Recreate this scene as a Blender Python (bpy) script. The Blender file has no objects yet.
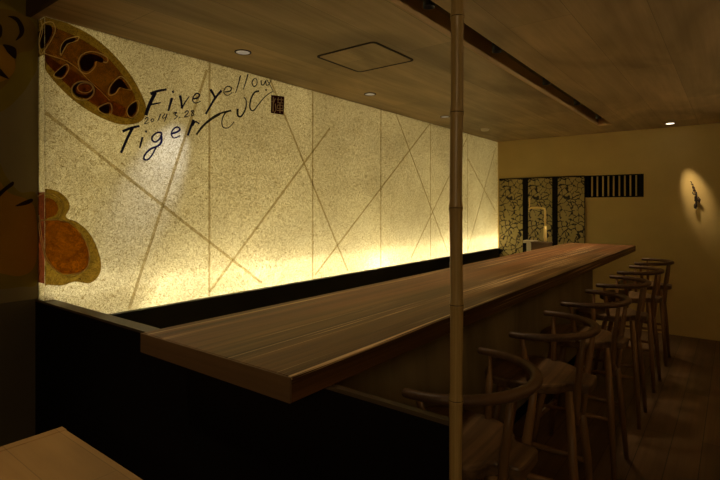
import bpy, bmesh, math, random
from mathutils import Vector, Matrix
random.seed(7)
SC = bpy.context.scene
COL = SC.collection

# ------------------------------------------------------------------ camera, world, exposure
EYE = 1.42
FPX = 488.0
YAW = math.atan2(374.0, 488.0)
HOR = 207.6
cd = bpy.data.cameras.new('camera'); cam = bpy.data.objects.new('camera', cd); COL.objects.link(cam)
cam.location = (0, 0, EYE); cam.rotation_euler = (math.pi/2, 0, YAW)
cd.sensor_width = 36; cd.lens = FPX/720*36; cd.shift_y = -(240-HOR)/720; cd.clip_start = 0.02
SC.camera = cam
SC.view_settings.view_transform = 'Standard'; SC.view_settings.look = 'None'
SC.view_settings.gamma = 1; SC.view_settings.use_curve_mapping = False
SC.view_settings.exposure = 1.6
wd = bpy.data.worlds.new('world'); SC.world = wd; wd.use_nodes = True
wd.node_tree.nodes['Background'].inputs[0].default_value = (0.9, 0.6, 0.3, 1)
wd.node_tree.nodes['Background'].inputs[1].default_value = 0.0
SC.cycles.max_bounces = 10; SC.cycles.diffuse_bounces = 6; SC.cycles.transparent_max_bounces = 16
SC.cycles.caustics_reflective = False; SC.cycles.caustics_refractive = False

# lamps of the place; dining, uplight and lantern powers are for added unseen ones
W_LOW = (1.0, 0.94, 0.76); W_BOX = (1.0, 0.87, 0.53)      # LEDs inside the paper light box
W_SPOT = (1.0, 0.74, 0.42)
P_SHEET = 8.0; P_LOW = 33.0; P_BOT = 17.0
P_SLOT = 17.0; P_PAPER_SPOT = 16.0; P_WALL_SPOT = 13.0; P_FILL_DINING = 24.0; P_FILL_UP = 23.0; P_FILL_LANTERN = 8.5

CS, SN = math.cos(YAW), math.sin(YAW)
def ray(px, py):
    xn = (px-360)/FPX; zn = (HOR-py)/FPX
    return xn*CS-SN, xn*SN+CS, zn          # world direction per unit depth
def onx(px, py, X):
    a, b, c = ray(px, py); t = X/a; return Vector((X, b*t, EYE+c*t))
def ony(px, py, Y):
    a, b, c = ray(px, py); t = Y/b; return Vector((a*t, Y, EYE+c*t))
def onz(px, py, Z):
    a, b, c = ray(px, py); t = (Z-EYE)/c; return Vector((a*t, b*t, Z))

# ------------------------------------------------------------------ helpers
def link(name, data, parent=None):
    o = bpy.data.objects.new(name, data); COL.objects.link(o)
    if parent: o.parent = parent
    return o
def origin(parent):
    p = parent; v = Vector((0, 0, 0))
    while p: v += p.location; p = p.parent
    return v
class MB:
    def __init__(s): s.b = bmesh.new()
    def box(s, a, c):
        x0, y0, z0 = a; x1, y1, z1 = c
        v = [s.b.verts.new(p) for p in ((x0,y0,z0),(x1,y0,z0),(x1,y1,z0),(x0,y1,z0),(x0,y0,z1),(x1,y0,z1),(x1,y1,z1),(x0,y1,z1))]
        for f in ((0,3,2,1),(4,5,6,7),(0,1,5,4),(1,2,6,5),(2,3,7,6),(3,0,4,7)): s.b.faces.new([v[i] for i in f])
        return s
    def tube(s, pts, rad, n=12, flat=1.0, closed=False, up=Vector((0,0,1))):
        pts = [Vector(p) for p in pts]; m = len(pts)
        if not hasattr(rad, '__len__'): rad = [rad]*m
        rings = []
        for i, p in enumerate(pts):
            if closed: t = pts[(i+1)%m]-pts[i-1]
            else: t = pts[min(i+1, m-1)]-pts[max(i-1, 0)]
            t.normalize()
            u = up if abs(t.dot(up)) < .95 else Vector((1, 0, 0))
            a = t.cross(u).normalized(); c = a.cross(t).normalized()
            rings.append([s.b.verts.new(p+a*math.cos(q*2*math.pi/n)*rad[i]+c*math.sin(q*2*math.pi/n)*rad[i]*flat) for q in range(n)])
        k = m if closed else m-1
        for i in range(k):
            A, B = rings[i], rings[(i+1) % m]
            for q in range(n): s.b.faces.new((A[q], A[(q+1)%n], B[(q+1)%n], B[q]))
        if not closed:
            s.b.faces.new(rings[0][::-1]); s.b.faces.new(rings[-1])
        return s
    def lathe(s, c, prof, n=24):
        c = Vector(c); rings = []
        for r, z in prof:
            rings.append([s.b.verts.new(c+Vector((math.cos(q*2*math.pi/n)*r, math.sin(q*2*math.pi/n)*r, z))) for q in range(n)])
        for A, B in zip(rings, rings[1:]):
            for q in range(n): s.b.faces.new((A[q], A[(q+1)%n], B[(q+1)%n], B[q]))
        s.b.faces.new(rings[0][::-1]); s.b.faces.new(rings[-1])
        return s
    def poly(s, pts):
        s.b.faces.new([s.b.verts.new(p) for p in pts]); return s
    def build(s, name, mat, parent=None, smooth=False, bevel=0, local=False, seg=2):
        me = bpy.data.meshes.new(name)
        bmesh.ops.recalc_face_normals(s.b, faces=s.b.faces)
        if parent and not local:
            bmesh.ops.translate(s.b, verts=s.b.verts, vec=-origin(parent))
        s.b.to_mesh(me); s.b.free(); me.materials.append(mat)
        if smooth:
            for p in me.polygons: p.use_smooth = True
        o = link(name, me, parent)
        if bevel:
            m = o.modifiers.new('bevel', 'BEVEL'); m.width = bevel; m.segments = seg; m.limit_method = 'ANGLE'; m.angle_limit = 0.7
        return o
def thing(name, label, cat, loc=(0, 0, 0), group=None):
    o = link(name, None); o.location = loc; o.empty_display_size = .1
    tag(o, label, cat, group); return o
def tag(o, label, cat, group=None):
    o['label'] = label; o['category'] = cat
    if group: o['group'] = group
    return o
def struct(o, label=None):
    o['kind'] = 'structure'
    if label: o['label'] = label
    return o
def rebase(o, loc):
    """put the origin of a mesh built in world coordinates at loc"""
    loc = Vector(loc); o.data.transform(Matrix.Translation(-loc)); o.location = loc; return o

# ------------------------------------------------------------------ materials
def newmat(name):
    m = bpy.data.materials.new(name); m.use_nodes = True
    return m, m.node_tree, m.node_tree.nodes['Principled BSDF']
def plain(name, c, rough=.6, metal=0, spec=.5):
    m, t, b = newmat(name); b.inputs['Base Color'].default_value = (*c, 1)
    b.inputs['Roughness'].default_value = rough; b.inputs['Metallic'].default_value = metal
    b.inputs['Specular IOR Level'].default_value = spec
    return m
def coords(t, scale, loc=(0, 0, 0), rot=(0, 0, 0)):
    tc = t.nodes.new('ShaderNodeTexCoord'); mp = t.nodes.new('ShaderNodeMapping')
    mp.inputs['Scale'].default_value = scale; mp.inputs['Location'].default_value = loc
    mp.inputs['Rotation'].default_value = rot
    t.links.new(tc.outputs['Object'], mp.inputs['Vector']); return mp.outputs['Vector']
def noise(t, vec, scale=1, detail=4, rough=.6, dist=0):
    n = t.nodes.new('ShaderNodeTexNoise'); n.inputs['Scale'].default_value = scale
    n.inputs['Detail'].default_value = detail; n.inputs['Roughness'].default_value = rough
    n.inputs['Distortion'].default_value = dist
    t.links.new(vec, n.inputs['Vector']); return n.outputs['Fac']
def ramp(t, fac, stops):
    r = t.nodes.new('ShaderNodeValToRGB'); e = r.color_ramp.elements
    while len(e) < len(stops): e.new(.5)
    for i, (p, c) in enumerate(stops):
        e[i].position = p; e[i].color = (*c, 1) if len(c) == 3 else c
    t.links.new(fac, r.inputs['Fac']); return r.outputs['Color']
def mixc(t, a, b, fac, mode='MIX'):
    m = t.nodes.new('ShaderNodeMix'); m.data_type = 'RGBA'; m.blend_type = mode
    for sock, v in ((m.inputs[0], fac), (m.inputs[6], a), (m.inputs[7], b)):
        if isinstance(v, (int, float)): sock.default_value = v
        elif isinstance(v, tuple): sock.default_value = (*v, 1) if len(v) == 3 else v
        else: t.links.new(v, sock)
    return m.outputs[2]
def bump(t, b, fac, strength=.2, dist=.002):
    n = t.nodes.new('ShaderNodeBump'); n.inputs['Strength'].default_value = strength; n.inputs['Distance'].default_value = dist
    t.links.new(fac, n.inputs['Height']); t.links.new(n.outputs['Normal'], b.inputs['Normal'])
def wood(name, lo, hi, axis='Y', fine=60, rough=.5, plank=None, bmp=.15, spec=.4, contrast=1.0):
    m, t, b = newmat(name)
    st = {'X': (1, fine, fine), 'Y': (fine, 1, fine), 'Z': (fine, fine, 1)}[axis]
    st2 = tuple(1.0 if v == 1 else v*.12 for v in st)
    f1 = noise(t, coords(t, tuple(v*.8 for v in st)), 1, 5, .65, .4)
    f2 = noise(t, coords(t, tuple(v*.7 for v in st2), (3, 7, 2)), 1, 3, .5, 1.2)
    c = ramp(t, f1, [(.5-.25*contrast, lo), (.5+.25*contrast, hi)])
    c2 = ramp(t, f2, [(.3, (.62, .60, .58)), (.7, (1.18, 1.15, 1.12))])
    c = mixc(t, c, c2, 1.0, 'MULTIPLY')
    if plank:
        tc = t.nodes.new('ShaderNodeTexCoord'); sp = t.nodes.new('ShaderNodeSeparateXYZ'); t.links.new(tc.outputs['Object'], sp.inputs[0])
        cb = t.nodes.new('ShaderNodeCombineXYZ')
        ax = {'Y': ('Y', 'X'), 'X': ('X', 'Y')}[axis]
        t.links.new(sp.outputs[ax[0]], cb.inputs[0]); t.links.new(sp.outputs[ax[1]], cb.inputs[1])
        br = t.nodes.new('ShaderNodeTexBrick'); t.links.new(cb.outputs[0], br.inputs['Vector'])
        br.inputs['Scale'].default_value = 1; br.inputs['Brick Width'].default_value = plank[0]; br.inputs['Row Height'].default_value = plank[1]
        br.inputs['Mortar Size'].default_value = plank[2]; br.inputs['Mortar Smooth'].default_value = .2
        br.inputs['Color1'].default_value = (plank[3],)*3+(1,); br.inputs['Color2'].default_value = (1.12, 1.1, 1.08, 1)
        br.inputs['Mortar'].default_value = (plank[4],)*3+(1,)
        c = mixc(t, c, br.outputs['Color'], 1.0, 'MULTIPLY')
    t.links.new(c, b.inputs['Base Color'])
    b.inputs['Roughness'].default_value = rough; b.inputs['Specular IOR Level'].default_value = spec
    if bmp: bump(t, b, f1, bmp, .003)
    return m
def plaster(name, c, var=.12, bm=.15):
    m, t, b = newmat(name)
    f = noise(t, coords(t, (2.5, 2.5, 2.5)), 1, 6, .6)
    lo = tuple(v*(1-var) for v in c); hi = tuple(v*(1+var) for v in c)
    t.links.new(ramp(t, f, [(.3, lo), (.7, hi)]), b.inputs['Base Color']); b.inputs['Roughness'].default_value = .85
    b.inputs['Specular IOR Level'].default_value = .15
    bump(t, b, noise(t, coords(t, (60, 60, 60)), 1, 3), bm, .002)
    return m

M = {}
M['ceiling'] = wood('ceiling veneer', (.40, .30, .16), (.58, .45, .26), 'Y', 26, .5, (2.4, .30, .0012, .86, .45), .05, .25)
M['floor'] = wood('oak floor', (.11, .065, .033), (.20, .125, .065), 'Y', 40, .42, (1.8, .15, .0025, .75, .2), .15)
M['plaster'] = plaster('ochre plaster', (.70, .54, .22), .06)
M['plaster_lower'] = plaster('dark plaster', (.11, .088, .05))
M['drywall'] = plaster('grey plaster', (.22, .18, .12))
M['black'] = plain('black paint', (.006, .005, .006), .6, spec=.12)
M['blackwall'] = plain('black lower wall', (.030, .032, .026), .5, spec=.3)
M['capwood'] = wood('cap', (.06, .042, .022), (.09, .065, .036), 'X', 50, .45)
M['base'] = wood('counter base panel', (.30, .25, .14), (.36, .30, .17), 'Z', 30, .6, bmp=.05, contrast=1.4)
M['fascia'] = wood('ceiling fascia', (.07, .04, .02), (.1, .06, .03), 'X', 30, .6)
M['track'] = plain('track black', (.012, .011, .012), .4)
M['groove'] = plain('groove', (.035, .025, .015), .8)
M['slotwood'] = wood('slot wood', (.62, .44, .22), (.72, .52, .27), 'Y', 30, .55)
M['lampmetal'] = plain('downlight metal', (.5, .5, .5), .25, 1)
M['white'] = plain('white plastic', (.78, .70, .55), .5)
M['brass'] = plain('brass', (1, .78, .30), .3, .3)
M['steel'] = plain('brushed steel', (.75, .7, .6), .3, 1)
M['bronze'] = plain('dark bronze', (.035, .022, .012), .5, .3)
M['leaf'] = plain('dry leaf', (.10, .06, .03), .7)
M['stool'] = wood('stool oak', (.22, .115, .040), (.34, .19, .072), 'Z', 50, .42)
M['seat'] = wood('stool seat oak', (.08, .045, .02), (.23, .135, .06), 'Y', 45, .42, contrast=.7)
M['rail'] = wood('stool rail', (.10, .054, .026), (.16, .09, .044), 'Y', 40, .42)
M['table'] = wood('dining table oak', (.34, .20, .070), (.46, .29, .11), 'X', 14, .45, (2.2, .14, .0012, .9, .6), .08)
M['emit'] = bpy.data.materials.new('lamp diffuser')

def counter_mat():
    m, t, b = newmat('walnut counter')
    v = coords(t, (60, .8, 60)); f1 = noise(t, v, 1, 6, .7, .6)
    f2 = noise(t, coords(t, (9, .35, 9), (2, 5, 1)), 1, 3, .5, 1.5)
    f3 = noise(t, coords(t, (2.2, .25, 2.2), (8, 1, 4)), 1, 2, .5, .6)
    c = ramp(t, f1, [(.3, (.060, .032, .014)), (.7, (.19, .098, .042))])
    c = mixc(t, c, ramp(t, f2, [(.3, (.55, .5, .48)), (.7, (1.3, 1.2, 1.1))]), 1.0, 'MULTIPLY')
    c = mixc(t, c, ramp(t, f3, [(.35, (.95, 1.05, .8)), (.65, (1.35, 1.0, .85))]), 1.0, 'MULTIPLY')
    # grain streaks running along the board, spotlight glints painted in as pale colour
    f4 = noise(t, coords(t, (110, .6, 110), (1, 2, 9)), 1, 2, .5, .8)
    f5 = noise(t, coords(t, (6, .45, 6), (6, 4, 3)), 1, 2, .5)
    st = ramp(t, f4, [(.60, (0, 0, 0)), (.65, (1, 1, 1))])
    ms = ramp(t, f5, [(.42, (0, 0, 0)), (.54, (1, 1, 1))])
    k = mixc(t, st, ms, 1.0, 'MULTIPLY')
    c = mixc(t, c, (.75, .52, .27), k)
    t.links.new(c, b.inputs['Base Color'])
    b.inputs['Roughness'].default_value = .45; b.inputs['Specular IOR Level'].default_value = .18
    bump(t, b, f1, .6, .002)
    return m
M['counter'] = counter_mat()
M['counter_edge'] = wood('walnut counter edge', (.11, .066, .030), (.18, .11, .052), 'X', 40, .5)

def paper_mat(name, k=1.0):
    m = bpy.data.materials.new(name); m.use_nodes = True; t = m.node_tree; t.nodes.clear()
    out = t.nodes.new('ShaderNodeOutputMaterial')
    v = coords(t, (1, 1, 1))
    f1 = noise(t, v, 22, 2.5, .55, 4.0)
    vein = ramp(t, f1, [(.465, (1.05, 1.05, 1.05)), (.490, (.46, .39, .20)), (.507, (.46, .39, .20)), (.53, (1.05, 1.05, 1.05))])
    f2 = noise(t, coords(t, (1, 1, 1), (4, 3, 2)), 36, 2, .5, 4.0)
    vein2 = ramp(t, f2, [(.46, (1.0, 1.0, 1.0)), (.49, (.46, .40, .20)), (.51, (.36, .30, .13)), (.54, (1.0, 1.0, 1.0))])
    f3 = noise(t, coords(t, (1, 1, 1), (9, 3, 2)), 1.6, 3, .5, .5)
    cloud = ramp(t, f3, [(.3, (.84, .83, .80)), (.7, (1.0, 1.0, 1.0))])
    c = mixc(t, vein, vein2, 1.0, 'MULTIPLY'); c = mixc(t, c, cloud, 1.0, 'MULTIPLY')
    c = mixc(t, c, (.95*k, .92*k, .80*k), 1.0, 'MULTIPLY')
    tr = t.nodes.new('ShaderNodeBsdfTranslucent'); df = t.nodes.new('ShaderNodeBsdfDiffuse')
    t.links.new(c, tr.inputs['Color']); t.links.new(c, df.inputs['Color'])
    mx = t.nodes.new('ShaderNodeMixShader'); mx.inputs[0].default_value = .45
    t.links.new(tr.outputs[0], mx.inputs[1]); t.links.new(df.outputs[0], mx.inputs[2]); t.links.new(mx.outputs[0], out.inputs[0])
    return m
M['paper'] = paper_mat('washi paper')
M['boxwhite'] = plain('light box white', (.8, .78, .7), .8)

def film(name, tint, dcol, opaque):
    """paint film on the back-lit paper: tints what shines through it"""
    m = bpy.data.materials.new(name); m.use_nodes = True; t = m.node_tree; t.nodes.clear()
    out = t.nodes.new('ShaderNodeOutputMaterial')
    f = noise(t, coords(t, (1, 1, 1)), 28, 4, .6, .6)
    tr = t.nodes.new('ShaderNodeBsdfTransparent'); df = t.nodes.new('ShaderNodeBsdfDiffuse')
    c = ramp(t, f, [(.3, tuple(v*.8 for v in tint)), (.7, tuple(min(1, v*1.2) for v in tint))])
    t.links.new(c, tr.inputs['Color']); df.inputs['Color'].default_value = (*dcol, 1)
    mx = t.nodes.new('ShaderNodeMixShader'); mx.inputs[0].default_value = opaque
    t.links.new(tr.outputs[0], mx.inputs[1]); t.links.new(df.outputs[0], mx.inputs[2]); t.links.new(mx.outputs[0], out.inputs[0])
    return m
M['seam_shadow'] = film('paper seam', (.68, .61, .46), (.3, .25, .15), .04)  # paper joints and, on the diagonals, painted shadows of the backing bars
M['ink'] = film('dark ink', (.03, .03, .08), (.014, .014, .06), .75)
M['inkthin'] = film('thin ink', (.12, .11, .10), (.03, .03, .04), .6)
M['p_olive'] = film('olive paint', (.40, .27, .05), (.22, .14, .02), .3)
M['p_brown'] = film('brown paint', (.70, .42, .12), (.30, .13, .02), .15)
M['p_orange'] = film('orange paint', (.95, .42, .03), (.5, .18, .02), .12)
M['p_rust'] = film('rust paint', (.70, .42, .30), (.30, .10, .02), .1)
M['p_gold'] = film('gold line', (1.0, .95, .65), (1.0, .78, .32), .6)
M['p_dark'] = film('maroon spot', (.10, .03, .03), (.02, .006, .005), .85)
M['p_red'] = film('dark red paint', (.35, .10, .05), (.12, .02, .01), .4)
M['seal'] = film('seal red', (.10, .03, .03), (.05, .012, .012), .8)
M['sealmark'] = film('seal mark', (1, .9, .6), (.6, .5, .3), .9)
for n, c in (('w_olive', (.22, .16, .015)), ('w_brown', (.20, .12, .014)), ('w_orange', (.34, .17, .010)), ('w_dark', (.02, .008, .006)), ('w_rust', (.40, .12, .02))):
    M[n] = plaster(n, c, .18, .1)

def screen_mat():
    m, t, b = newmat('crackle pattern screen')
    v = coords(t, (1, 1, 1))
    wob = t.nodes.new('ShaderNodeTexNoise'); wob.inputs['Scale'].default_value = 14; wob.inputs['Detail'].default_value = 2
    t.links.new(v, wob.inputs['Vector'])
    ad = t.nodes.new('ShaderNodeVectorMath'); ad.operation = 'MULTIPLY_ADD'
    t.links.new(wob.outputs['Color'], ad.inputs[0]); ad.inputs[1].default_value = (.09, .09, .09); t.links.new(v, ad.inputs[2])
    mp = t.nodes.new('ShaderNodeMapping'); mp.inputs['Scale'].default_value = (1, 0.001, 1); t.links.new(ad.outputs[0], mp.inputs['Vector'])
    vo = t.nodes.new('ShaderNodeTexVoronoi'); vo.feature = 'DISTANCE_TO_EDGE'; vo.inputs['Scale'].default_value = 14.0
    t.links.new(mp.outputs[0], vo.inputs['Vector'])
    line = ramp(t, vo.outputs['Distance'], [(.045, (0, 0, 0)), (.075, (1, 1, 1))])
    gap = ramp(t, noise(t, coords(t, (1, 1, 1), (5, 2, 8)), 9, 2), [(.60, (0, 0, 0)), (.63, (1, 1, 1))])
    msk = mixc(t, line, gap, 1.0, 'LIGHTEN')
    tone = ramp(t, noise(t, coords(t, (3, 3, 3)), 1, 3), [(.3, (.40, .32, .11)), (.7, (.56, .45, .18))])
    t.links.new(mixc(t, (.008, .006, .004), tone, msk), b.inputs['Base Color'])
    b.inputs['Roughness'].default_value = .5; b.inputs['Metallic'].default_value = .0
    return m
M['screen'] = screen_mat()

def bamboo_mat():
    m, t, b = newmat('smoked bamboo')
    f = noise(t, coords(t, (220, 220, 3)), 1, 3)
    t.links.new(ramp(t, f, [(.3, (.34, .22, .07)), (.7, (.50, .34, .12))]), b.inputs['Base Color'])
    b.inputs['Roughness'].default_value = .35
    return m
M['bamboo'] = bamboo_mat()
def lampmat():
    m = M['emit']; m.use_nodes = True; b = m.node_tree.nodes['Principled BSDF']
    b.inputs['Base Color'].default_value = (.8, .8, .8, 1); b.inputs['Emission Color'].default_value = (1, .85, .65, 1); b.inputs['Emission Strength'].default_value = 1.6
lampmat()
M['lantern'] = plain('lantern paper', (.8, .75, .6), .8)  # glow of the unseen lantern added for fill
_b = M['lantern'].node_tree.nodes['Principled BSDF']; _b.inputs['Emission Color'].default_value = (*W_SPOT, 1); _b.inputs['Emission Strength'].default_value = P_FILL_LANTERN
m2 = plain('dim lamp reflector', (.6, .6, .6), .3, 0); M['reflector'] = m2
m2.node_tree.nodes['Principled BSDF'].inputs['Emission Color'].default_value = (1, .85, .7, 1)
m2.node_tree.nodes['Principled BSDF'].inputs['Emission Strength'].default_value = .04

# ------------------------------------------------------------------ the room shell
CEIL = EYE+.90
XW = -2.643          # plain left wall plane
XP = -2.565          # paper front
YB = 6.45            # back wall
YN, XR = -2.4, 1.9   # behind and right of the camera
YS = .905            # front face of the low partition / end of the paper box
struct(MB().box((XW-.1, YN-.1, -.1), (XR+.1, YB+.35, 0)).build('floor', M['floor']))
# ceiling around the lamp slot
SX0, SX1, SY0, SY1 = -1.19, -1.045, .98, 5.86
YC = .885
c = MB()
c.box((XW-.1, YC, CEIL), (SX0, YB+.1, CEIL+.12)); c.box((SX1, YC, CEIL), (XR+.1, YB+.1, CEIL+.12))
c.box((SX0, YC, CEIL), (SX1, SY0, CEIL+.12)); c.box((SX0, SY1, CEIL), (SX1, YB+.1, CEIL+.12))
struct(c.build('ceiling', M['ceiling']))
struct(MB().box((XW-.1, YN-.1, 2.78), (XR+.1, YC+.02, 2.9)).build('ceiling', M['drywall']), 'higher dark ceiling over the dining side')
struct(MB().box((XW-.1, YC-.02, CEIL-.0), (XR+.1, YC, 2.78)).build('trim_1', M['fascia']), 'dark fascia where the wooden ceiling drops')
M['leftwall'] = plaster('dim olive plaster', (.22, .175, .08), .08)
struct(MB().box((XW-.12, YN-.1, .985), (XW, YB+.1, 2.8)).build('wall_left', M['leftwall']))
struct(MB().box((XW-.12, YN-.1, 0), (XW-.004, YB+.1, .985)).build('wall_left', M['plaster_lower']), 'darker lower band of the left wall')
struct(MB().box((XR, YN-.1, 0), (XR+.12, YB+.1, 2.8)).build('wall_right', M['drywall']))
struct(MB().box((XW-.1, YN-.12, 0), (XR+.1, YN, 2.8)).build('wall_front', M['drywall']))
# back wall with the slatted opening
VX0, VX1 = ony(584.4, 190, YB).x, ony(643.7, 190, YB).x
VZ0, VZ1 = 1.543, 1.812
b = MB()
b.box((XW-.1, YB, 0), (VX0, YB+.12, CEIL)); b.box((VX1, YB, 0), (XR+.1, YB+.12, CEIL))
b.box((VX0, YB, 0), (VX1, YB+.12, VZ0)); b.box((VX0, YB, VZ1), (VX1, YB+.12, CEIL))
struct(b.build('wall_back', M['plaster']))
# dark void behind the slatted opening
struct(MB().box((VX0-.05, YB+.3, VZ0-.05), (VX1+.05, YB+.32, VZ1+.05)).box((VX0-.05, YB+.12, VZ0-.05), (VX1+.05, YB+.3, VZ0-.02)).box((VX0-.05, YB+.12, VZ1+.02), (VX1+.05, YB+.3, VZ1+.05))
       .box((VX0-.05, YB+.12, VZ0-.05), (VX0-.02, YB+.32, VZ1+.05)).box((VX1+.02, YB+.12, VZ0-.05), (VX1+.05, YB+.32, VZ1+.05)).build('trim_2', M['black']), 'black recess behind the slatted opening')
v = thing('slatted_vent', 'black slatted opening high in the ochre back wall', 'vent', ((VX0+VX1)/2, YB, VZ0))
MB().box((VX0+.002, YB-.004, VZ0+.002), (VX1-.002, YB+.03, VZ0+.014)).box((VX0+.002, YB-.004, VZ1-.014), (VX1-.002, YB+.03, VZ1-.002)).box((VX0+.002, YB-.004, VZ0+.0145), (VX0+.04, YB+.03, VZ1-.0145)).box((VX1-.055, YB-.004, VZ0+.0145), (VX1-.002, YB+.03, VZ1-.0145)).build('frame', M['black'], v)
for px in (122, 177, 235, 290, 345, 403, 460, 517, 577):
    x = ony(580+px/10.29, 187, YB).x
    MB().box((x-.007, YB-.002, VZ0+.0145), (x+.007, YB+.028, VZ1-.0145)).build('slat', M['plaster'], v)

# low black partition at the near end, cap and notch under the counter
PXR = -.448
Z1 = EYE-.4377
CY0, CY1 = .767, 5.57; CX0, CX1 = -1.425, -.784; CT = EYE-.379; CB = EYE-.4372
struct(MB().box((XW, YS, 0), (CX1-.03, YS+.055, Z1-.010)).box((CX1-.0295, YS, 0), (PXR, YS+.016, Z1-.010)).build('wall_partition', M['black']), 'low black partition wall closing the near end of the bar')
struct(MB().box((XW, YS-.001, Z1-.0095), (CX1-.03, YS+.056, Z1)).box((CX1-.0295, YS-.001, Z1-.0095), (PXR, YS+.017, Z1)).build('trim_3', M['capwood']), 'thin dark cap on the low partition')
# black lower wall behind the bar, under the paper
LZ = .868
struct(MB().box((XW-.002, YS+.058, 0), (XP+.028, YB, LZ)).build('wall_bar', M['blackwall']), 'black lower wall under the glowing paper panel')

# ------------------------------------------------------------------ glowing paper light box
YP0, YP1 = YS+.012, YB-.004
pan = thing('paper_light_panel', 'glowing pale paper wall panel with paper joint and painted brace-shadow seams, brush writing and painted paws', 'light panel', (XP, (YP0+YP1)/2, LZ))
zt, zb = CEIL-.002, LZ+.001
MB().box((XP-.002, YP0, zb), (XP, YP1, zt)).build('paper_face', M['paper'], pan)
MB().box((XW+.001, YP0, zb), (XP-.0025, YP0+.002, zt)).build('paper_side', M['paper'], pan)
MB().box((XW+.0005, YP0+.003, zb), (XW+.006, YP1, zt)).box((XW+.0065, YP0+.003, zt-.004), (XP-.003, YP1, zt)).box((XW+.0065, YP0+.003, zb), (XP-.003, YP1, zb+.003)).build('backing_board', M['boxwhite'], pan)
def area(name, loc, rot, sx, sy, power, col, parent=None, spread=None):
    l = bpy.data.lights.new(name, 'AREA'); l.shape = 'RECTANGLE'; l.size = sx; l.size_y = sy; l.energy = power; l.color = col
    if spread: l.spread = spread
    o = link(name, l, parent); o.location = Vector(loc)-(origin(parent) if parent else Vector((0, 0, 0))); o.rotation_euler = rot; return o
L = YP1-YP0
ym = (YP0+YP1)/2
RX = (0, -math.pi/2, 0)      # faces +X, local x is vertical
def sheet(z0, z1, power, nm='led_sheet', col=None):
    area(nm, (XW+.010, ym, (z0+z1)/2), RX, z1-z0, L-.02, power, col or W_BOX, pan)
sheet(zb+.01, zt-.01, P_SHEET)
sheet(zb+.012, zb+.80, P_LOW*.40)
sheet(zb+.012, zb+.55, P_LOW*.30)
sheet(zb+.012, zb+.36, P_LOW*.24, col=W_LOW)
sheet(zb+.012, zb+.22, P_LOW*.22, col=W_LOW)
sheet(zb+.012, zb+.10, P_BOT, col=W_LOW)

def cat(pts, n=8, closed=False):
    m = len(pts); out = []
    P = [Vector((*q[:2], q[2] if len(q) > 2 else 0)) for q in pts]
    rng = range(m) if closed else range(m-1)
    for i in rng:
        p0 = P[(i-1) % m] if closed or i > 0 else P[0]
        p1, p2 = P[i], P[(i+1) % m]
        p3 = P[(i+2) % m] if closed or i+2 < m else P[-1]
        for k in range(n):
            t = k/n
            out.append(.5*((2*p1)+(-p0+p2)*t+(2*p0-5*p1+4*p2-p3)*t*t+(-p0+3*p1-3*p2+p3)*t**3))
    if not closed: out.append(P[-1])
    return out
def ribbon(mb, pts, w, X, taper=.5, smooth=True, n=6):
    """a brush stroke lying in the plane x = X; points are given in photo coordinates"""
    q = cat(pts, n) if smooth and len(pts) > 2 else [Vector((*a[:2], 0)) for a in pts]
    m = len(q); L_, R_ = [], []
    for i, p in enumerate(q):
        t = q[min(i+1, m-1)]-q[max(i-1, 0)]
        t.z = 0
        if t.length < 1e-6: t = Vector((1, 0, 0))
        t.normalize(); nrm = Vector((-t.y, t.x, 0))
        s = i/(m-1); ww = w*(1-(1-taper)*s)*.5
        if isinstance(w, tuple): pass
        a, c_ = p+nrm*ww, p-nrm*ww
        L_.append(mb.b.verts.new(onx(a.x, a.y, X))); R_.append(mb.b.verts.new(onx(c_.x, c_.y, X)))
    for i in range(m-1): mb.b.faces.new((L_[i], L_[i+1], R_[i+1], R_[i]))
def blob(mb, pts, X, n=5, closed=True):
    q = cat(pts, n, True); mb.poly([onx(p.x, p.y, X) for p in q])
def A_(pts, ox, oy, s): return [(ox+a[0]/s, oy+a[1]/s) for a in pts]

# seams: upright joints, and diagonals painting in backing-bar shadows; each is its own piece of the panel
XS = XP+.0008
strips = [((209.5, 55), (209.3, 300)), ((312.7, 88), (312.7, 284)), ((380.9, 104), (380.8, 270)), ((430.6, 118), (430.4, 262)), ((467.4, 128), (467.7, 256)),
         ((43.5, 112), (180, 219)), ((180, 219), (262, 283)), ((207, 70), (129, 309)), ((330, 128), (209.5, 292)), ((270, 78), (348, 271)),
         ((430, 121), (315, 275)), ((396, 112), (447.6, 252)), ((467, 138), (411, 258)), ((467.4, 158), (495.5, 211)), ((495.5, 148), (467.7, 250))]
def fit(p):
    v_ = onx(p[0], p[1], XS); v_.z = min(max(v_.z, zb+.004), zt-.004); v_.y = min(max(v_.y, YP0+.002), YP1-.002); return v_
for i, (a, b_) in enumerate(strips):
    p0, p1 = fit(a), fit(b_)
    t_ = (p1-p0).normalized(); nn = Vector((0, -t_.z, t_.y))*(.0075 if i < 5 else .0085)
    MB().poly([p0+nn, p1+nn, p1-nn, p0-nn]).build('seam_shadow_strip', M['seam_shadow'], pan)

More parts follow.
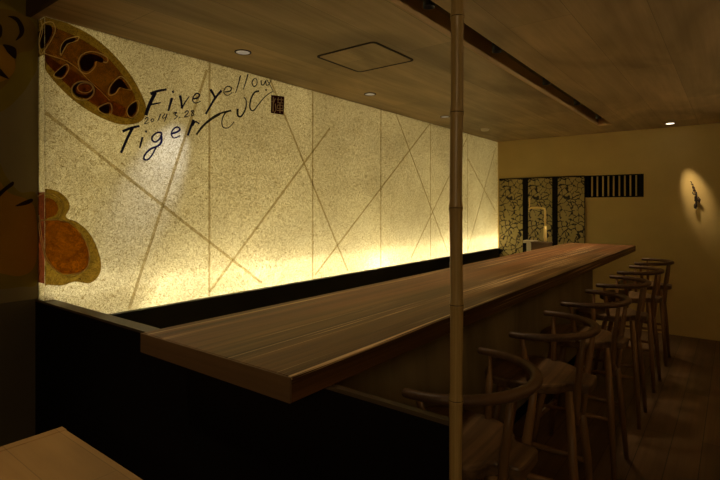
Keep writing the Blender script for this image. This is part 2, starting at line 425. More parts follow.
# brush writing
XI = XP+.0016
A6 = lambda *p: A_(p, 140, 80, 6)
B6 = lambda *p: A_(p, 200, 60, 6)
C3 = lambda *p: A_(p, 100, 60, 3)
ink = MB()
S = lambda pts, w, tp=.6, mb=None, sm=True: ribbon(mb or ink, pts, w*1.2, XI, tp, sm)
S(A6((92, 75), (70, 120), (52, 160), (34, 212)), 3.2, .9); S(A6((62, 84), (100, 68), (160, 56)), 2.6, .7); S(A6((62, 148), (125, 136)), 1.7)
S(A6((196, 64), (200, 78)), 1.7, .8); S(A6((192, 108), (180, 150), (170, 186)), 2.4)
S(A6((240, 92), (248, 130), (250, 172)), 2.4); S(A6((250, 172), (270, 135), (296, 98)), 1.6, .4)
S(A6((320, 112), (345, 108), (358, 90), (340, 80), (322, 98), (316, 122), (332, 138), (364, 128)), 1.5, .5)
S(A6((422, 56), (440, 85), (452, 112)), 2.2, .7); S(A6((490, 62), (450, 110), (420, 160), (394, 205)), 2.0, .8)
ink.build('lettering', M['ink'], pan)['label'] = 'large hand brushed word Five in dark ink'
ink = MB()
S(A6((28, 236), (42, 224), (48, 236), (26, 262), (54, 256)), 1.0); S(A6((74, 232), (66, 242), (74, 250), (82, 240), (76, 231)), .9)
S(A6((124, 204), (106, 248)), 1.1); S(A6((150, 202), (134, 228), (162, 222)), .9); S(A6((162, 204), (146, 250)), 1.1)
S(A6((200, 200), (220, 194), (210, 210), (224, 218), (204, 236)), 1.1); S(A6((236, 222), (240, 228)), 1.2, 1)
S(A6((268, 196), (284, 184), (288, 198), (266, 222), (298, 214)), 1.1)
S(A6((324, 184), (308, 186), (318, 198), (324, 210), (308, 212), (314, 198), (326, 184)), 1.0)
ink.build('lettering', M['ink'], pan)['label'] = 'small hand written date 2014 3.28'
ink = MB()
S([(122.5, 131.5), (131, 128), (139.5, 126)], 2.4, .8); S([(132.5, 128), (127, 139), (121, 153)], 2.6, .8)
S([(145.6, 130.6), (146.6, 132.6)], 1.6, .9); S([(142.5, 137), (139.8, 148)], 1.9, .7)
S(A6((132, 318), (105, 315), (78, 335), (72, 358), (92, 372), (118, 352), (132, 320)), 1.6, .9)
S(A6((128, 335), (128, 372), (108, 395), (62, 415), (30, 448), (24, 474), (46, 478), (72, 450), (98, 400)), 2.0, .6)
S(A6((188, 322), (222, 312), (240, 296), (222, 282), (198, 298), (188, 325), (204, 348), (242, 334)), 1.8, .5)
S(A6((322, 238), (304, 285), (286, 334)), 2.2, .8); S(A6((314, 275), (332, 250), (356, 264)), 1.6, .7)
ink.build('lettering', M['ink'], pan)['label'] = 'large hand brushed word Tiger in dark ink'
ink = MB()
S(B6((150, 192), (180, 186), (188, 168), (166, 158), (146, 176), (146, 202), (168, 212), (194, 194)), 1.2, .5)
S(B6((243, 93), (230, 145), (213, 198)), 1.2); S(B6((288, 84), (275, 130), (260, 178)), 1.2)
S(B6((322, 114), (312, 136), (324, 160), (342, 142), (338, 114), (322, 112)), 1.1)
S(B6((366, 122), (370, 148), (384, 146), (394, 124), (398, 150), (412, 146), (428, 118)), 1.1); S(B6((400, 118), (420, 150), (444, 196)), .8)
ink.build('lettering', M['inkthin'], pan)['label'] = 'smaller hand brushed word yellow in thin ink'
ink = MB()
S(A6((338, 328), (380, 275), (430, 235), (480, 205)), 1.6, .9); S(B6((0, 415), (50, 365), (110, 325), (188, 302)), 1.8, .8)
S(B6((188, 304), (152, 318), (132, 362), (138, 402), (170, 406), (205, 372)), 1.3, .5)
S(B6((226, 292), (226, 328), (242, 340), (262, 318), (276, 280), (276, 240), (262, 222)), 1.9, .4)
S(B6((354, 186), (326, 196), (304, 240), (300, 288), (320, 304), (350, 268), (390, 220), (436, 188)), 1.6, .4); S(B6((393, 176), (400, 184)), 1.4, 1)
ink.build('lettering', M['inkthin'], pan)['label'] = 'sweeping signature stroke in ink'
q = B6((427, 209), (506, 220), (502, 329), (425, 318))
MB().poly([onx(x, y, XI) for x, y in q]).build('seal_stamp', M['seal'], pan)['label'] = 'dark red square seal stamp'
ink = MB(); XI2 = XP+.0022
for pts, w in ((((440, 222), (438, 310)), .9), (((452, 230), (440, 262)), .8), (((430, 250), (448, 245)), .7), (((452, 262), (456, 300), (446, 316)), .8),
               (((462, 236), (500, 240)), .8), (((470, 224), (468, 252)), .8), (((488, 226), (488, 252)), .8), (((464, 256), (498, 258)), .8), (((466, 270), (496, 272), (494, 292), (464, 290), (466, 270)), .8),
               (((480, 256), (480, 318)), .9), (((462, 302), (498, 304)), .8)):
    ribbon(ink, B6(*pts), w, XI2, .9, False)
ink.build('seal_character', M['sealmark'], pan)

# painted tiger paws on the paper
D = lambda pts: A_(pts, 0, 0, 3.2)
def paint(name, pts, mat, X, label=None, n=5):
    mb = MB(); q = cat(pts, n, True); V = []
    for p_ in q:
        v_ = onx(p_.x, p_.y, X); v_.y = max(v_.y, YP0+.0005); v_.z = min(v_.z, zt-.003); V.append(v_)
    W = [V[0]]
    for v_ in V[1:]:
        if (v_-W[-1]).length > 1e-4: W.append(v_)
    mb.poly(W); o = mb.build(name, mat, pan)
    if label: o['label'] = label
    return o
def grow(pts, k, dx=0):
    cx = sum(a[0] for a in pts)/len(pts); cy = sum(a[1] for a in pts)/len(pts)
    return [(cx+(x-cx)*k+dx, cy+(y-cy)*k) for x, y in pts]
def outline(mb, pts, w, X):
    q = cat(pts, 5, True); q.append(q[0])
    ribbon(mb, [(p_.x, p_.y) for p_ in q], w, X, 1.0, False)
oval = D([(128, 55), (170, 52), (225, 78), (290, 112), (355, 165), (415, 235), (455, 305), (468, 350), (455, 385), (420, 398), (375, 396), (310, 370), (240, 325), (180, 268), (145, 222), (128, 180), (120, 110)])
inner = D([(134, 78), (165, 85), (215, 104), (275, 134), (335, 176), (388, 235), (425, 295), (441, 345), (430, 375), (400, 378), (350, 362), (300, 335), (240, 294), (190, 245), (152, 205), (134, 175), (126, 120)])
paint('painted_paw', oval, M['p_olive'], XP+.0012, 'olive rim of the spotted tiger paw painting')
paint('paw_fill', inner, M['p_brown'], XP+.0018, 'brown middle of the spotted tiger paw painting')
paint('paw_fill', D([(134, 160), (175, 195), (215, 215), (270, 250), (310, 275), (345, 310), (330, 340), (280, 318), (225, 280), (170, 225), (138, 185)]), M['p_rust'], XP+.0024)
paint('paw_fill', D([(350, 320), (400, 345), (392, 372), (352, 358)]), M['p_rust'], XP+.0024)
spots = [
 [(138, 84), (160, 80), (168, 100), (158, 125), (142, 150), (130, 162), (126, 130), (130, 105)],
 [(196, 170), (196, 150), (210, 130), (240, 122), (238, 132), (215, 140), (203, 158)],
 [(258, 212), (256, 195), (268, 178), (295, 172), (328, 186), (328, 200), (304, 196), (298, 212), (280, 228), (264, 224)],
 [(174, 240), (190, 222), (208, 210), (212, 224), (196, 246)],
 [(352, 298), (356, 276), (380, 252), (396, 262), (410, 285), (392, 282), (380, 280), (368, 296)],
 [(316, 347), (346, 334), (350, 360), (332, 362)],
 [(408, 352), (418, 336), (436, 328), (436, 352), (424, 370), (412, 368)]]
gl = MB()
for s_ in spots:
    paint('paw_spot', D(s_), M['p_dark'], XP+.0030, n=4)
    outline(gl, D(grow(s_, 1.25, 3)), 1.1, XP+.0027)
ring = [(265+36*math.cos(a*.5236), 290+30*math.sin(a*.5236)) for a in range(12)]
hole = [(272+24*math.cos(a*.5236), 281+16*math.sin(a*.5236)) for a in range(12)]
rg_ = MB(); outline(rg_, D([(268+31*math.cos(a*.5236), 286+23*math.sin(a*.5236)) for a in range(12)]), 3.0, XP+.0030); rg_.build('paw_spot', M['p_dark'], pan)
outline(gl, D(ring), 1.4, XP+.0038); outline(gl, D(hole), 1.0, XP+.0038)
ribbon(gl, D([(140, 170), (175, 182), (215, 196), (250, 222), (290, 262), (320, 290), (350, 320)]), .9, XP+.0036)
ribbon(gl, D([(132, 66), (136, 100), (126, 140), (134, 168)]), 1.0, XP+.0036)
gl.build('gold_outline', M['p_gold'], pan)
E = lambda pts: A_(pts, 0, 140, 2.6667)
paint('painted_paw', E([(98, 138), (120, 130), (155, 137), (180, 158), (186, 182), (176, 206), (208, 220), (240, 250), (262, 295), (270, 335), (262, 364), (238, 382), (200, 378), (165, 388), (130, 386), (98, 380), (94, 260)]), M['p_olive'], XP+.0012, 'olive rim of the plain orange tiger paw painting')
paint('paw_fill', E([(104, 160), (122, 154), (145, 162), (155, 182), (148, 200), (128, 208), (104, 215)]), M['p_orange'], XP+.0018)
paint('paw_fill', E([(104, 222), (130, 214), (160, 214), (195, 228), (225, 265), (238, 305), (232, 340), (205, 356), (165, 356), (135, 335), (112, 300), (104, 260)]), M['p_orange'], XP+.0018, 'orange middle of the plain tiger paw painting')
gl = MB()
outline(gl, E([(104, 222), (130, 214), (160, 214), (195, 228), (225, 265), (238, 305), (232, 340), (205, 356), (165, 356), (135, 335), (116, 300)]), .9, XP+.0026)
ribbon(gl, E([(104, 200), (112, 260), (125, 315), (155, 350), (190, 362), (220, 352)]), 1.2, XP+.0026)
ribbon(gl, E([(100, 150), (120, 142), (150, 150), (168, 172), (160, 200), (150, 212)]), 1.0, XP+.0026)
gl.build('gold_outline', M['p_gold'], pan)
# paint that wraps round the panel's narrow side
def side(name, z0, z1, mat, off=.0008):
    MB().poly([(XW+.002, YP0-off, z0), (XP-.0005, YP0-off, z0), (XP-.0005, YP0-off, z1), (XW+.002, YP0-off, z1)]).build(name, mat, pan)
zz = lambda py: onx(43, py, XP).z
side('painted_paw', zz(284), zz(192), M['p_red']); side('painted_paw', zz(54), zz(17), M['p_olive']); side('paw_spot', zz(47), zz(28), M['p_dark'], .0016)

# ------------------------------------------------------------------ mural on the plain left wall
mur = thing('tiger_mural', 'orange and olive tiger body painted on the dim left wall', 'painting', (XW, .4, 1.0))
def wpaint(name, pts, mat, off, label=None, n=5):
    mb = MB(); q = cat(pts, n, True); V = []
    for p_ in q:
        v_ = onx(p_.x, p_.y, XW+off); v_.y = min(v_.y, YP0-.004); v_.z = min(v_.z, 2.77); V.append(v_)
    W = [V[0]]
    for v_ in V[1:]:
        if (v_-W[-1]).length > 1e-4: W.append(v_)
    mb.poly(W); o = mb.build(name, mat, mur)
    if label: o['label'] = label
wpaint('haunch', [(-60, -45), (36, -30), (37, 10), (38, 62), (30, 82), (18, 98), (0, 112), (-40, 120), (-70, 60)], M['w_olive'], .002, 'olive upper haunch')
wpaint('haunch_fill', [(-50, 12), (10, 10), (34, 24), (34, 48), (18, 54), (14, 72), (-4, 92), (-40, 95)], M['w_brown'], .003, 'brown middle of the upper haunch')
wpaint('haunch_fill', [(-30, 44), (4, 46), (14, 58), (14, 72), (0, 82), (-30, 84)], M['w_orange'], .004, 'orange patch in the upper haunch')
wpaint('stripe', A_([(60, 20), (95, 30), (128, 48), (128, 92), (112, 96), (116, 72), (95, 52)], 0, 0, 3.2) and D([(25, 52), (55, 55), (76, 85), (74, 112), (50, 130), (62, 105), (56, 76), (40, 60)]), M['w_dark'], .005)
wpaint('stripe', D([(10, 142), (35, 146), (52, 158), (50, 188), (28, 172), (16, 155)]), M['w_dark'], .005)
wpaint('stripe', D([(-40, 205), (-4, 216), (12, 232), (28, 252), (4, 244), (-30, 225)]), M['w_dark'], .005)
wpaint('stripe', D([(94, 44), (104, 18), (114, 44)]), M['w_dark'], .005)
wpaint('stripe', D([(-20, 70), (2, 78), (8, 98), (2, 120), (-20, 125)]), M['w_dark'], .005)
wpaint('belly', [(-60, 130), (-10, 150), (6, 176), (20, 192), (37, 195), (38, 240), (38, 282), (20, 287), (-10, 290), (-60, 292)], M['w_olive'], .002, 'olive lower body')
wpaint('belly_fill', [(-60, 160), (-10, 172), (8, 192), (28, 200), (36, 215), (36, 262), (20, 276), (-10, 272), (-60, 275)], M['w_orange'], .003, 'orange lower body')
F = lambda pts: A_(pts, 0, 170, 3.43)
wpaint('stripe', F([(-40, 110), (0, 72), (42, 40), (46, 52), (20, 72), (-30, 120)]), M['w_dark'], .005)
wpaint('stripe', F([(52, 124), (80, 108), (108, 98), (112, 108), (88, 120)]), M['w_dark'], .005)

# ------------------------------------------------------------------ the bar counter
ct = thing('bar_counter', 'long bar counter with a thick streaked walnut top on an olive grey panel', 'bar counter', ((CX0+CX1)/2, (CY0+CY1)/2, 0))
MB().box((CX0, CY0+.006, CB), (CX1, CY1, CT)).build('slab', M['counter'], ct, bevel=.0025)
MB().box((CX0, CY0, CB), (CX1, CY0+.0055, CT)).build('end_board', M['counter_edge'], ct, bevel=.0015)
BX = -1.15
cb = ct
MB().box((BX-.05, YS+.06, 0), (BX, 5.42, CB-.001)).build('front_panel', M['base'], cb)
MB().box((BX, YS+.06, 0), (BX+.008, 5.42, .07)).build('kickboard', M['black'], cb)
MB().box((BX-.26, 5.38, 0), (BX-.051, 5.42, CB-.001)).build('end_panel', M['base'], cb)
# work surface on the kitchen side
wk = thing('kitchen_worktop', 'low steel kitchen worktop hidden behind the bar counter', 'worktop', (-1.78, 4.6, 0))
MB().box((-1.98, 3.2, .82), (-1.60, 6.1, .85)).build('worktop', M['steel'], wk, bevel=.002)
MB().box((-1.96, 3.22, .001), (-1.61, 6.08, .819)).build('body', M['black'], wk)
# tap
fp = ony(545.2, 240, 5.45); fx, fy = fp.x, fp.y
fx = max(fx, -1.66+.0) if fx > -1.61 else fx
tp = thing('beer_tap', 'slender brass gooseneck tap rising behind the far end of the counter', 'tap', (fx, fy, .85))
zt_ = lambda py: ony(545, py, fy).z
ztop = zt_(208)
x1 = ony(529, 209, fy).x; x2 = ony(536, 209, fy).x
MB().lathe((fx, fy, .8505), [(.024, 0), (.024, .012), (.014, .03), (.013, .20), (.016, .205), (.016, zt_(226)-.85-.0005)], 16).build('body', M['brass'], tp, True)
MB().tube([(fx, fy, zt_(226)), (fx, fy, ztop-.03), (fx-.008, fy, ztop-.008), (fx-.03, fy, ztop), (x2, fy, ztop+.002), (x1+.02, fy, ztop), (x1, fy, ztop-.015), (x1-.003, fy, ztop-.045)], [.011, .010, .010, .010, .010, .010, .010, .008], 10).build('spout', M['brass'], tp, True)
MB().tube([(x1+.004, fy, ztop+.011), (x1+.006, fy, ztop+.05), (x1+.006, fy, ztop+.115)], [.006, .007, .010], 10).build('handle', M['brass'], tp, True)
# small boxes behind the tap's foot
def ybox(x0, x1_, y0_, y1_, Y, dep): 
    a, c_ = ony(x0, y0_, Y), ony(x1_, y0_, Y); return a.x, c_.x, a.z
a, c_, z_ = ybox(523, 534, 240.3, 0, 5.28, .1)
bx = MB().box((a, 5.28, z_-.028), (c_, 5.40, z_)).box((a+.03, 5.30, .851), (c_-.02, 5.38, z_-.028)).build('napkin_holder', M['white'], bevel=.002)
tag(rebase(bx, ((a+c_)/2, 5.34, .85)), 'white box on a foot left of the brass tap', 'holder')
a, c_, z_ = ybox(536, 553.5, 240.2, 0, 5.30, .1)
bx = thing('wooden_box', 'small brown wooden box at the foot of the brass tap', 'box', ((a+c_)/2, 5.2, .85))
sh_ = min(0, CX0-.012-(c_+.004)); a += sh_; c_ += sh_; bx.location.x += sh_
MB().box((a, 5.14, .851), (c_, 5.26, z_-.02)).build('body', M['counter_edge'], bx, bevel=.002)
MB().box((a-.004, 5.136, z_-.0195), (c_+.004, 5.264, z_-.008)).build('lid', M['counter_edge'], bx, bevel=.002)

# ------------------------------------------------------------------ patterned screens at the back
edges = [(496.6, 499.4, 522.8), (522.8, 528, 552.3), (552.3, 557.5, 584.6)]
slab = ['crackle patterned screen beside the glowing paper panel', 'crackle patterned screen in the middle, behind the brass tap', 'crackle patterned screen next to the slatted opening']
YQ = YB-.03
for (a, b_, c_), lb in zip(edges, slab):
    xa, xb, xc = (ony(q_, 200, YQ).x for q_ in (a, b_, c_))
    xa = max(xa, XP+.03)
    t_ = thing('patterned_screen', lb, 'screen', ((xa+xc)/2, YQ+.014, 0), 'crackle patterned screens on the back wall')
    zt2 = 1.813
    MB().box((xb, YQ+.006, .03), (xc-.004, YQ+.022, zt2-.014)).build('panel', M['screen'], t_)
    MB().box((xa+.001, YQ, 0.001), (xb-.0005, YQ+.028, zt2)).build('stile', M['black'], t_)
    MB().box((xb, YQ, zt2-.0135), (xc-.004, YQ+.028, zt2)).build('top_rail', M['black'], t_)
    MB().box((xb, YQ, .001), (xc-.004, YQ+.028, .0295)).build('bottom_rail', M['black'], t_)
    MB().box((xc-.0035, YQ+.004, .001), (xc+.000, YQ+.028, zt2)).build('edge_strip', M['black'], t_)

# ------------------------------------------------------------------ wall vase at the right
Yv = YB-.03
wv = thing('wall_vase', 'small dark wall vase with a twig in a pool of light', 'vase', ony(694, 200, YB))
G = lambda x, y: ony(670+x/8, 165+y/8, Yv)
MB().tube([G(210, 215), G(213, 260), G(210, 305), G(207, 325)], [.007, .008, .010, .012], 10).build('stem_tube', M['bronze'], wv, True)
MB().tube([G(207, 305), G(205, 318), G(204, 338), G(206, 352)], [.008, .017, .017, .008], 12).build('cup', M['bronze'], wv, True)
MB().tube([G(206, 206), G(188, 206), G(180, 222), G(190, 236), G(204, 232)], [.006]*5, 8).build('hook_ring', M['bronze'], wv, True)
def leafm(c0, c1, w):
    a, c_ = G(*c0), G(*c1); d_ = (c_-a); n_ = Vector((-d_.z, 0, d_.x)).normalized()*w; mid = a+d_*.5; q_ = Vector((0, -.012, 0))
    mb = MB(); V = [mb.b.verts.new(p) for p in (a, mid+n_, c_, mid-n_, mid+q_, mid-q_)]
    for f in ((0, 1, 4), (1, 2, 4), (2, 3, 4), (3, 0, 4), (1, 0, 5), (2, 1, 5), (3, 2, 5), (0, 3, 5)): mb.b.faces.new([V[i] for i in f])
    return mb
for c0, c1, w in (((225, 250), (238, 306), .018), ((176, 172), (202, 192), .014), ((180, 198), (208, 202), .010), ((162, 150), (192, 160), .009), ((158, 128), (180, 142), .006)):
    leafm(c0, c1, w).build('leaf', M['leaf'], wv)
MB().tube([G(212, 290), G(222, 285), G(232, 290)], .004, 6).build('leaf_stalk', M['bronze'], wv)
MB().tube([G(208, 215), G(196, 185), G(180, 155), G(165, 130)], [.004, .0035, .003, .002], 6).build('twig', M['bronze'], wv, True)
MB().box((G(205, 290).x-.012, Yv+.008, G(205, 290).z), (G(205, 290).x+.012, YB-.0005, G(205, 250).z)).build('wall_bracket', M['bronze'], wv)

# ------------------------------------------------------------------ ceiling fittings
def spot(parent, loc, target, power, ang, blend, col, r=.02, name='lamp'):
    l = bpy.data.lights.new(name, 'SPOT'); l.energy = power; l.spot_size = math.radians(ang); l.spot_blend = blend; l.color = col; l.shadow_soft_size = r
    o = link(name, l, parent); o.location = Vector(loc)-origin(parent)
    o.rotation_euler = (Vector(target)-Vector(loc)).to_track_quat('-Z', 'Y').to_euler(); return o
def downlight(px, py, label, aim=None, power=0, ang=50, blend=.6, col=W_SPOT, lit=False):
    p_ = onz(px, py, CEIL); x, y = p_.x, p_.y
    t_ = thing('downlight', label, 'downlight', (x, y, CEIL), 'round downlights in the wooden ceiling')
    n = 28; mb = MB()
    def rg(r, z): return [mb.b.verts.new((x+math.cos(q*2*math.pi/n)*r, y+math.sin(q*2*math.pi/n)*r, z)) for q in range(n)]
    R = [rg(.048, CEIL-.0005), rg(.048, CEIL-.003), rg(.040, CEIL-.004), rg(.040, CEIL-.0005)]
    for A, B in zip(R, R[1:]):
        for q in range(n): mb.b.faces.new((A[q], A[(q+1) % n], B[(q+1) % n], B[q]))
    mb.build('trim_ring', M['groove'], t_, True)
    MB().lathe((x, y, CEIL-.0028), [(.0395, 0), (.0395, .002)], 28).build('lens', M['emit'] if lit else M['reflector'], t_)
    if power: spot(t_, (x, y, CEIL-.012), aim, power, ang, blend, col)
    return t_
downlight(243, 52, 'round downlight above the brush writing', onx(160, 172, XP), P_PAPER_SPOT, 27, 1.0, (.86, .88, 1.0))
downlight(370, 94, 'round downlight beyond the square ceiling hatch')
downlight(445, 116.6, 'round downlight half hidden by the bamboo pole')
downlight(670.2, 123.3, 'bright round downlight in front of the back wall at right', ony(695, 193, YB), P_WALL_SPOT, 22, 1.0, (1, .72, .42), True)
sd = onz(485, 128.5, CEIL)
s_ = MB().lathe((sd.x, sd.y, CEIL-.028), [(.038, 0), (.046, .008), (.05, .0275)], 24).build('smoke_detector', M['white'], None, True)
tag(rebase(s_, (sd.x, sd.y, CEIL)), 'small round beige smoke detector on the ceiling near the back', 'smoke detector')
# square hatch
h = [onz(*p_, CEIL) for p_ in ((314, 56), (373.6, 41.3), (416.5, 60), (359, 72))]
hx0, hx1 = (h[0].x+h[3].x)/2, (h[1].x+h[2].x)/2
xs = sorted(v_.x for v_ in h); ys = sorted(v_.y for v_ in h)
hx0, hx1 = (xs[0]+xs[1])/2, (xs[2]+xs[3])/2; hy0, hy1 = (ys[0]+ys[1])/2, (ys[2]+ys[3])/2
hc = thing('ceiling_hatch', 'square wooden access hatch with a dark rounded frame in the ceiling', 'hatch', ((hx0+hx1)/2, (hy0+hy1)/2, CEIL))
def rrect(x0, x1_, y0, y1_, r, n=6):
    out = []
    for cx, cy, a0 in ((x1_-r, y1_-r, 0), (x0+r, y1_-r, 90), (x0+r, y0+r, 180), (x1_-r, y0+r, 270)):
        for k in range(n+1):
            a = math.radians(a0+90*k/n); out.append((cx+r*math.cos(a), cy+r*math.sin(a)))
    return out
mb = MB(); o_, i_ = rrect(hx0, hx1, hy0, hy1, .035), rrect(hx0+.014, hx1-.014, hy0+.014, hy1-.014, .025)
loops = [[mb.b.verts.new((x, y, z)) for x, y in l_] for l_, z in ((o_, CEIL-.0004), (o_, CEIL-.004), (i_, CEIL-.004), (i_, CEIL-.0004))]
for A, B in zip(loops, loops[1:]):
    for q in range(len(A)): mb.b.faces.new((A[q], A[(q+1) % len(A)], B[(q+1) % len(A)], B[q]))
mb.build('frame', M['groove'], hc)
mb = MB(); V1 = [mb.b.verts.new((x, y, CEIL-.0003)) for x, y in i_]; V2 = [mb.b.verts.new((x, y, CEIL-.0025)) for x, y in i_]
mb.b.faces.new(V2)
for q in range(len(V1)): mb.b.faces.new((V1[q], V1[(q+1) % len(V1)], V2[(q+1) % len(V1)], V2[q]))
mb.build('panel', M['ceiling'], hc)
# lamp slot
def lamp_can(x, y, SH):
    mb = MB(); n = 18; rg = []
    for r_, z_ in ((.0, -.118), (.024, -.118), (.0255, -.15), (.028, -.15), (.028, -.06), (.012, -.046), (0, -.046)):
        rg.append([mb.b.verts.new((x+math.cos(q*2*math.pi/n)*max(r_, .0005), y+math.sin(q*2*math.pi/n)*max(r_, .0005), SH+z_)) for q in range(n)])
    for A, B in zip(rg, rg[1:]):
        for q in range(n): mb.b.faces.new((A[q], A[(q+1) % n], B[(q+1) % n], B[q]))
    return mb
SH = CEIL+.16
st = MB()
st.box((SX0-.02, SY0-.02, CEIL+.121), (SX0, SY1+.02, SH)); st.box((SX1, SY0-.02, CEIL+.121), (SX1+.02, SY1+.02, SH))
st.box((SX0-.02, SY0-.02, SH), (SX1+.02, SY1+.02, SH+.02))
st.box((SX0, SY0-.02, CEIL+.121), (SX1, SY0, SH)); st.box((SX0, SY1, CEIL+.121), (SX1, SY1+.02, SH))
struct(st.build('trim_4', M['track']), 'black box of the long ceiling slot')
struct(MB().box((SX0, SY0, CEIL-.002), (SX0+.006, SY1, CEIL+.095)).box((SX0+.0065, SY1-.006, CEIL-.002), (SX1-.001, SY1, CEIL+.10)).build('trim_5', M['slotwood']), 'brown wooden side of the ceiling slot')
rl = thing('track_rail', 'black lighting track inside the long ceiling slot', 'lighting track', ((SX0+SX1)/2+.03, 3.4, SH))
MB().box((SX1-.075, SY0+.02, SH-.03), (SX1-.035, SY1-.03, SH-.0005)).build('rail', M['track'], rl)
names = ['nearest the camera', 'second from the near end', 'third from the near end', 'third from the back wall', 'second from the back wall', 'closest to the back wall']
for k, y in enumerate((1.15, 1.95, 2.75, 3.70, 4.59, 5.45)):
    x = SX1-.055
    t_ = thing('track_spotlight', 'small black spotlight in the ceiling slot, '+names[k], 'spotlight', (x, y, SH-.03), 'spotlights in the ceiling slot')
    MB().box((x-.015, y-.03, SH-.045), (x+.015, y+.03, SH-.0305)).build('adapter', M['track'], t_)
    lamp_can(x, y, SH).build('lamp_housing', M['track'], t_, True)
    MB().lathe((x, y, SH-.128), [(.016, 0), (.016, .002)], 18).build('lens', M['emit'], t_)
    spot(t_, (x, y, SH-.152), (x-.12, y, 1.0), P_SLOT*(.35, .5, .8, 1.2, 1.5, 1.4)[k], 62, 1.0, W_SPOT, .055)
# unseen dining side downlight, added in the higher ceiling for its warm light
def dining(x, y, label, power):
    t_ = thing('downlight', label, 'downlight', (x, y, 2.78))
    MB().lathe((x, y, 2.775), [(.05, 0), (.05, .0045)], 24).build('trim_ring', M['lampmetal'], t_)
    MB().lathe((x, y, 2.7735), [(.04, 0), (.04, .001)], 24).build('lens', M['emit'], t_)
    spot(t_, (x, y, 2.765), (x+.15, y+.3, 0), power, 58, 1.0, W_SPOT, .04)
dining(-1.75, -.15, 'added unseen downlight above the dining table corner', P_FILL_DINING)

# wall uplights on the right wall of the aisle and a lantern behind the camera, all added unseen for general glow
def uplight(y, label, power):
    t_ = thing('added_wall_lamp', label, 'added wall lamp', (XR-.07, y, 1.75), 'added fill uplights on the right wall')
    MB().lathe((XR-.07, y, 1.70), [(.03, 0), (.055, .05), (.055, .10), (.045, .10), (.045, .06)], 20).build('shade', M['bronze'], t_, True)
    MB().box((XR-.03, y-.02, 1.74), (XR-.001, y+.02, 1.78)).build('wall_bracket', M['bronze'], t_)
    spot(t_, (XR-.07, y, 1.82), (XR-1.2, y, 2.9), power, 120, 1.0, W_SPOT, .05)
for y, w_, lb in ((2.2, 1, 'dark metal wall uplight added out of view for fill on the right wall, nearer the camera'), (4.4, 1, 'dark metal wall uplight added out of view for fill on the right wall, nearer the back')): uplight(y, lb, P_FILL_UP*w_)

ln = thing('added_paper_lantern', 'round paper lantern added out of view over the dining side to fill the room', 'lantern', (.7, -1.5, 2.0))
MB().lathe((.7, -1.5, 1.85), [(.05, 0), (.13, .05), (.17, .15), (.13, .25), (.05, .30)], 24).build('added_lantern_shade', M['lantern'], ln, True)
MB().tube([(.7, -1.5, 2.1505), (.7, -1.5, 2.779)], .004, 6).build('cord', M['black'], ln)

# ------------------------------------------------------------------ bamboo pole
bp = ony(457.6, 300, .868); bxx, byy = bp.x, bp.y
NZ = sorted(EYE+(HOR-q_)/FPX*(onx(456, 300, bxx).y*CS - bxx*SN) for q_ in (16, 112, 208, 305, 401))
step = (NZ[-1]-NZ[0])/4
nodes = list(NZ)
while nodes[0]-step > .03: nodes.insert(0, nodes[0]-step)
while nodes[-1]+step < 2.76: nodes.append(nodes[-1]+step)
pts, rad = [], []
def lean(z): return (bxx-.0014*z+.0015*math.sin(z*5)+.0015*math.sin(z*11+1), byy-.002+.0015*math.cos(z*7), z)
R0 = .0135
def rr(z): return R0*(1.02-.06*(z/2.78)*2.2)
zs = [(0.0005, 1.0)]
for z in nodes: zs += [(z-.03, .97), (z-.008, 1.0), (z-.003, 1.09), (z-.0008, 1.10), (z, .97), (z+.0008, 1.06), (z+.004, 1.05), (z+.012, .96), (z+.04, .94)]
zs.append((2.7795, .95))
zs = [q_ for q_ in sorted(zs) if 0 <= q_[0] <= 2.78]
for z, k in zs: pts.append(lean(z)); rad.append(rr(z)*k)
pole = MB().tube(pts, rad, 20).build('bamboo_pole', M['bamboo'], None, True)
rebase(pole, (bxx, byy, 0))
for z in nodes:
    if z < 2.7: MB().lathe(Vector(lean(z))-Vector((0, 0, .0012)), [(rr(z)*1.05, 0), (rr(z)*1.075, .001), (rr(z)*1.05, .002)], 20).build('node_ring', M['bronze'], pole, True)
tag(pole, 'slim upright bamboo pole at the end of the black partition', 'pole')

# ------------------------------------------------------------------ dining table in the corner
tc = onz(61.7, 426.7, .72)
TX0, TY1 = tc.x, tc.y
tb = thing('dining_table', 'light oak dining table corner in front of the black partition', 'table', (TX0+.4, TY1-.3, 0))
MB().box((TX0+.034, TY1-1.2, .685), (TX0+.78, TY1, .72)).build('tabletop', M['table'], tb, bevel=.002)
MB().box((TX0, TY1-1.2, .685), (TX0+.0335, TY1+.002, .721)).build('edge_board', M['table'], tb, bevel=.002)
MB().box((TX0+.08, TY1-.07, .62), (TX0+.70, TY1-.05, .6845)).box((TX0+.08, TY1-1.14, .62), (TX0+.70, TY1-1.12, .6845)).build('apron', M['table'], tb)
for x, y in ((TX0+.04, TY1-.09), (TX0+.68, TY1-.09), (TX0+.04, TY1-1.16), (TX0+.68, TY1-1.16)):
    MB().tube([(x+.025, y+.025, .0005), (x+.025, y+.025, .6195)], [.02, .028], 12).build('leg', M['table'], tb, True)

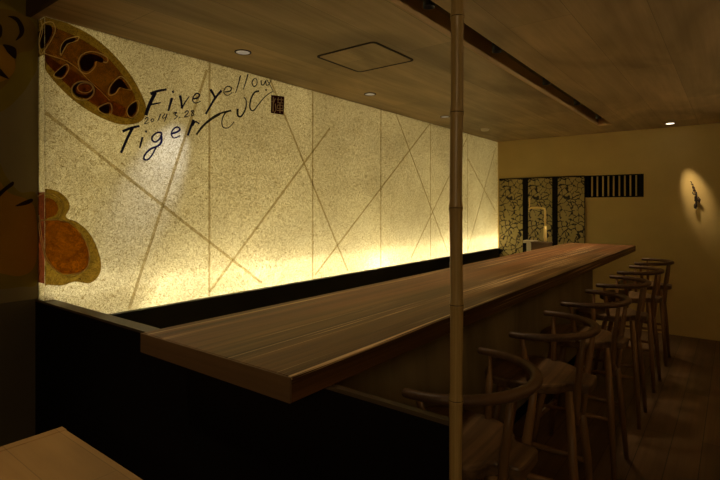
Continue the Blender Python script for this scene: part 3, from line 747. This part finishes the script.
# ------------------------------------------------------------------ bar stools
def stool_proto():
    r = link('bar_stool', None)
    # seat: rounded front, narrow tail between the back posts
    half = [(-.185, .0), (-.183, .08), (-.165, .15), (-.12, .188), (-.04, .2), (.04, .195), (.10, .175), (.145, .135), (.162, .098), (.185, .080), (.225, .078), (.243, .062), (.246, .0)]
    ol = half + [(x, -y) for x, y in half[-2:0:-1]]
    ol = [(p_.x, p_.y) for p_ in cat(ol, 5, True)]
    mb = MB(); n = len(ol); rings = []
    def dip(x, y): return -.016*math.exp(-((x+.02)**2/.012+(y)**2/.016))
    for k, zz_ in ((.95, .672), (1.0, .678), (1.0, .704), (.985, .7095)):
        rings.append([mb.b.verts.new((x*k, y*k, zz_)) for x, y in ol])
    for k in (.85, .65, .45, .25):
        rings.append([mb.b.verts.new((x*k, y*k, .710+dip(x*k, y*k))) for x, y in ol])
    for A, B in zip(rings, rings[1:]):
        for q in range(n): mb.b.faces.new((A[q], A[(q+1) % n], B[(q+1) % n], B[q]))
    mb.b.faces.new(rings[0][::-1]); mb.b.faces.new(rings[-1])
    so = mb.build('seat', M['seat'], r, False, local=True)
    for p_ in so.data.polygons: p_.use_smooth = p_.normal.z > .9
    # horseshoe rail
    P, Rd = [], []
    ra = .248
    for k in range(1): P.append((-.014, -ra, .911)); Rd.append(.0155)
    for k in range(25):
        a = -math.pi/2+math.pi*k/24; P.append((ra*math.cos(a), ra*math.sin(a), .911+.004*math.cos(a))); Rd.append(.0155+.0035*max(0, math.cos(a)))
    for k in range(1): P.append((-.014, ra, .911)); Rd.append(.0155)
    P = [(-.024, -ra, .911), (-.021, -ra, .911)]+P+[(-.021, ra, .911), (-.024, ra, .911)]; Rd = [.009, .0135]+Rd+[.0135, .009]
    MB().tube(P, Rd, 14, .82).build('rail', M['rail'], r, True, local=True)
    for s_ in (-1, 1):
        MB().tube([(.024, s_*.247, .905), (.03, s_*.215, .81), (.04, s_*.182, .700)], [.009, .013, .011], 10).build('spindle', M['stool'], r, True, local=True)
        MB().tube([(.224, s_*.102, .905), (.212, s_*.099, .80), (.200, s_*.094, .71), (.196, s_*.080, .63), (.190, s_*.062, .535)], [.009, .0125, .0145, .012, .009], 10).build('back_post', M['stool'], r, True, local=True)
        MB().tube([(-.10, s_*.11, .674), (-.16, s_*.15, .34), (-.212, s_*.186, .0005)], [.017, .018, .012], 12).build('leg', M['stool'], r, True, local=True)
        MB().tube([(.165, s_*.085, .674), (.193, s_*.125, .34), (.215, s_*.162, .0005)], [.017, .0175, .012], 12).build('leg', M['stool'], r, True, local=True)
    L1 = lambda t_, s_: (-.10-.112*t_, s_*(.11+.076*t_))
    L2 = lambda t_, s_: (.165+.05*t_, s_*(.085+.077*t_))
    def at(z): return (.674-z)/.674
    t1 = at(.535); x, y = L2(t1, 1)
    MB().tube([(x, -y, .535), (x+.004, 0, .54), (x, y, .535)], [.009, .012, .009], 10).build('stretcher', M['stool'], r, True, local=True)
    t1 = at(.24); x, y = L1(t1, 1)
    MB().tube([(x, -y, .24), (x, 0, .24), (x, y, .24)], [.010, .013, .010], 10).build('footrest', M['stool'], r, True, local=True)
    MB().tube([(x-.003, -y*.8, .252), (x-.003, y*.8, .252)], .005, 8).build('footrest_strip', M['steel'], r, True, local=True)
    for s_ in (-1, 1):
        t1 = at(.31); a = L1(t1, s_); c_ = L2(t1, s_)
        MB().tube([(a[0], a[1], .31), ((a[0]+c_[0])/2, (a[1]+c_[1])/2, .31), (c_[0], c_[1], .31)], [.009, .012, .009], 10).build('stretcher', M['stool'], r, True, local=True)
    return r
labels = ['wooden bar stool nearest the camera, its rail crossing behind the bamboo pole',
          'second bar stool from the bamboo pole, its seat edge clearly showing',
          'third bar stool from the bamboo pole, in the middle of the row',
          'fourth bar stool from the bamboo pole, third from the back wall',
          'fifth bar stool from the bamboo pole, second from the back wall',
          'last bar stool, at the far end of the row beside the back wall']
proto = stool_proto()
kids = list(proto.children)
for i, lb in enumerate(labels):
    if i == 0: r = proto
    else:
        r = proto.copy(); COL.objects.link(r)
        for ch in kids:
            c2_ = ch.copy(); COL.objects.link(c2_); c2_.parent = r
    r.location = (-.70, 1.39+.78*i, 0)
    r.rotation_euler = (0, 0, (0, .03, -.02, .02, -.02, .01)[i])
    tag(r, lb, 'bar stool', 'wooden bar stools along the counter')
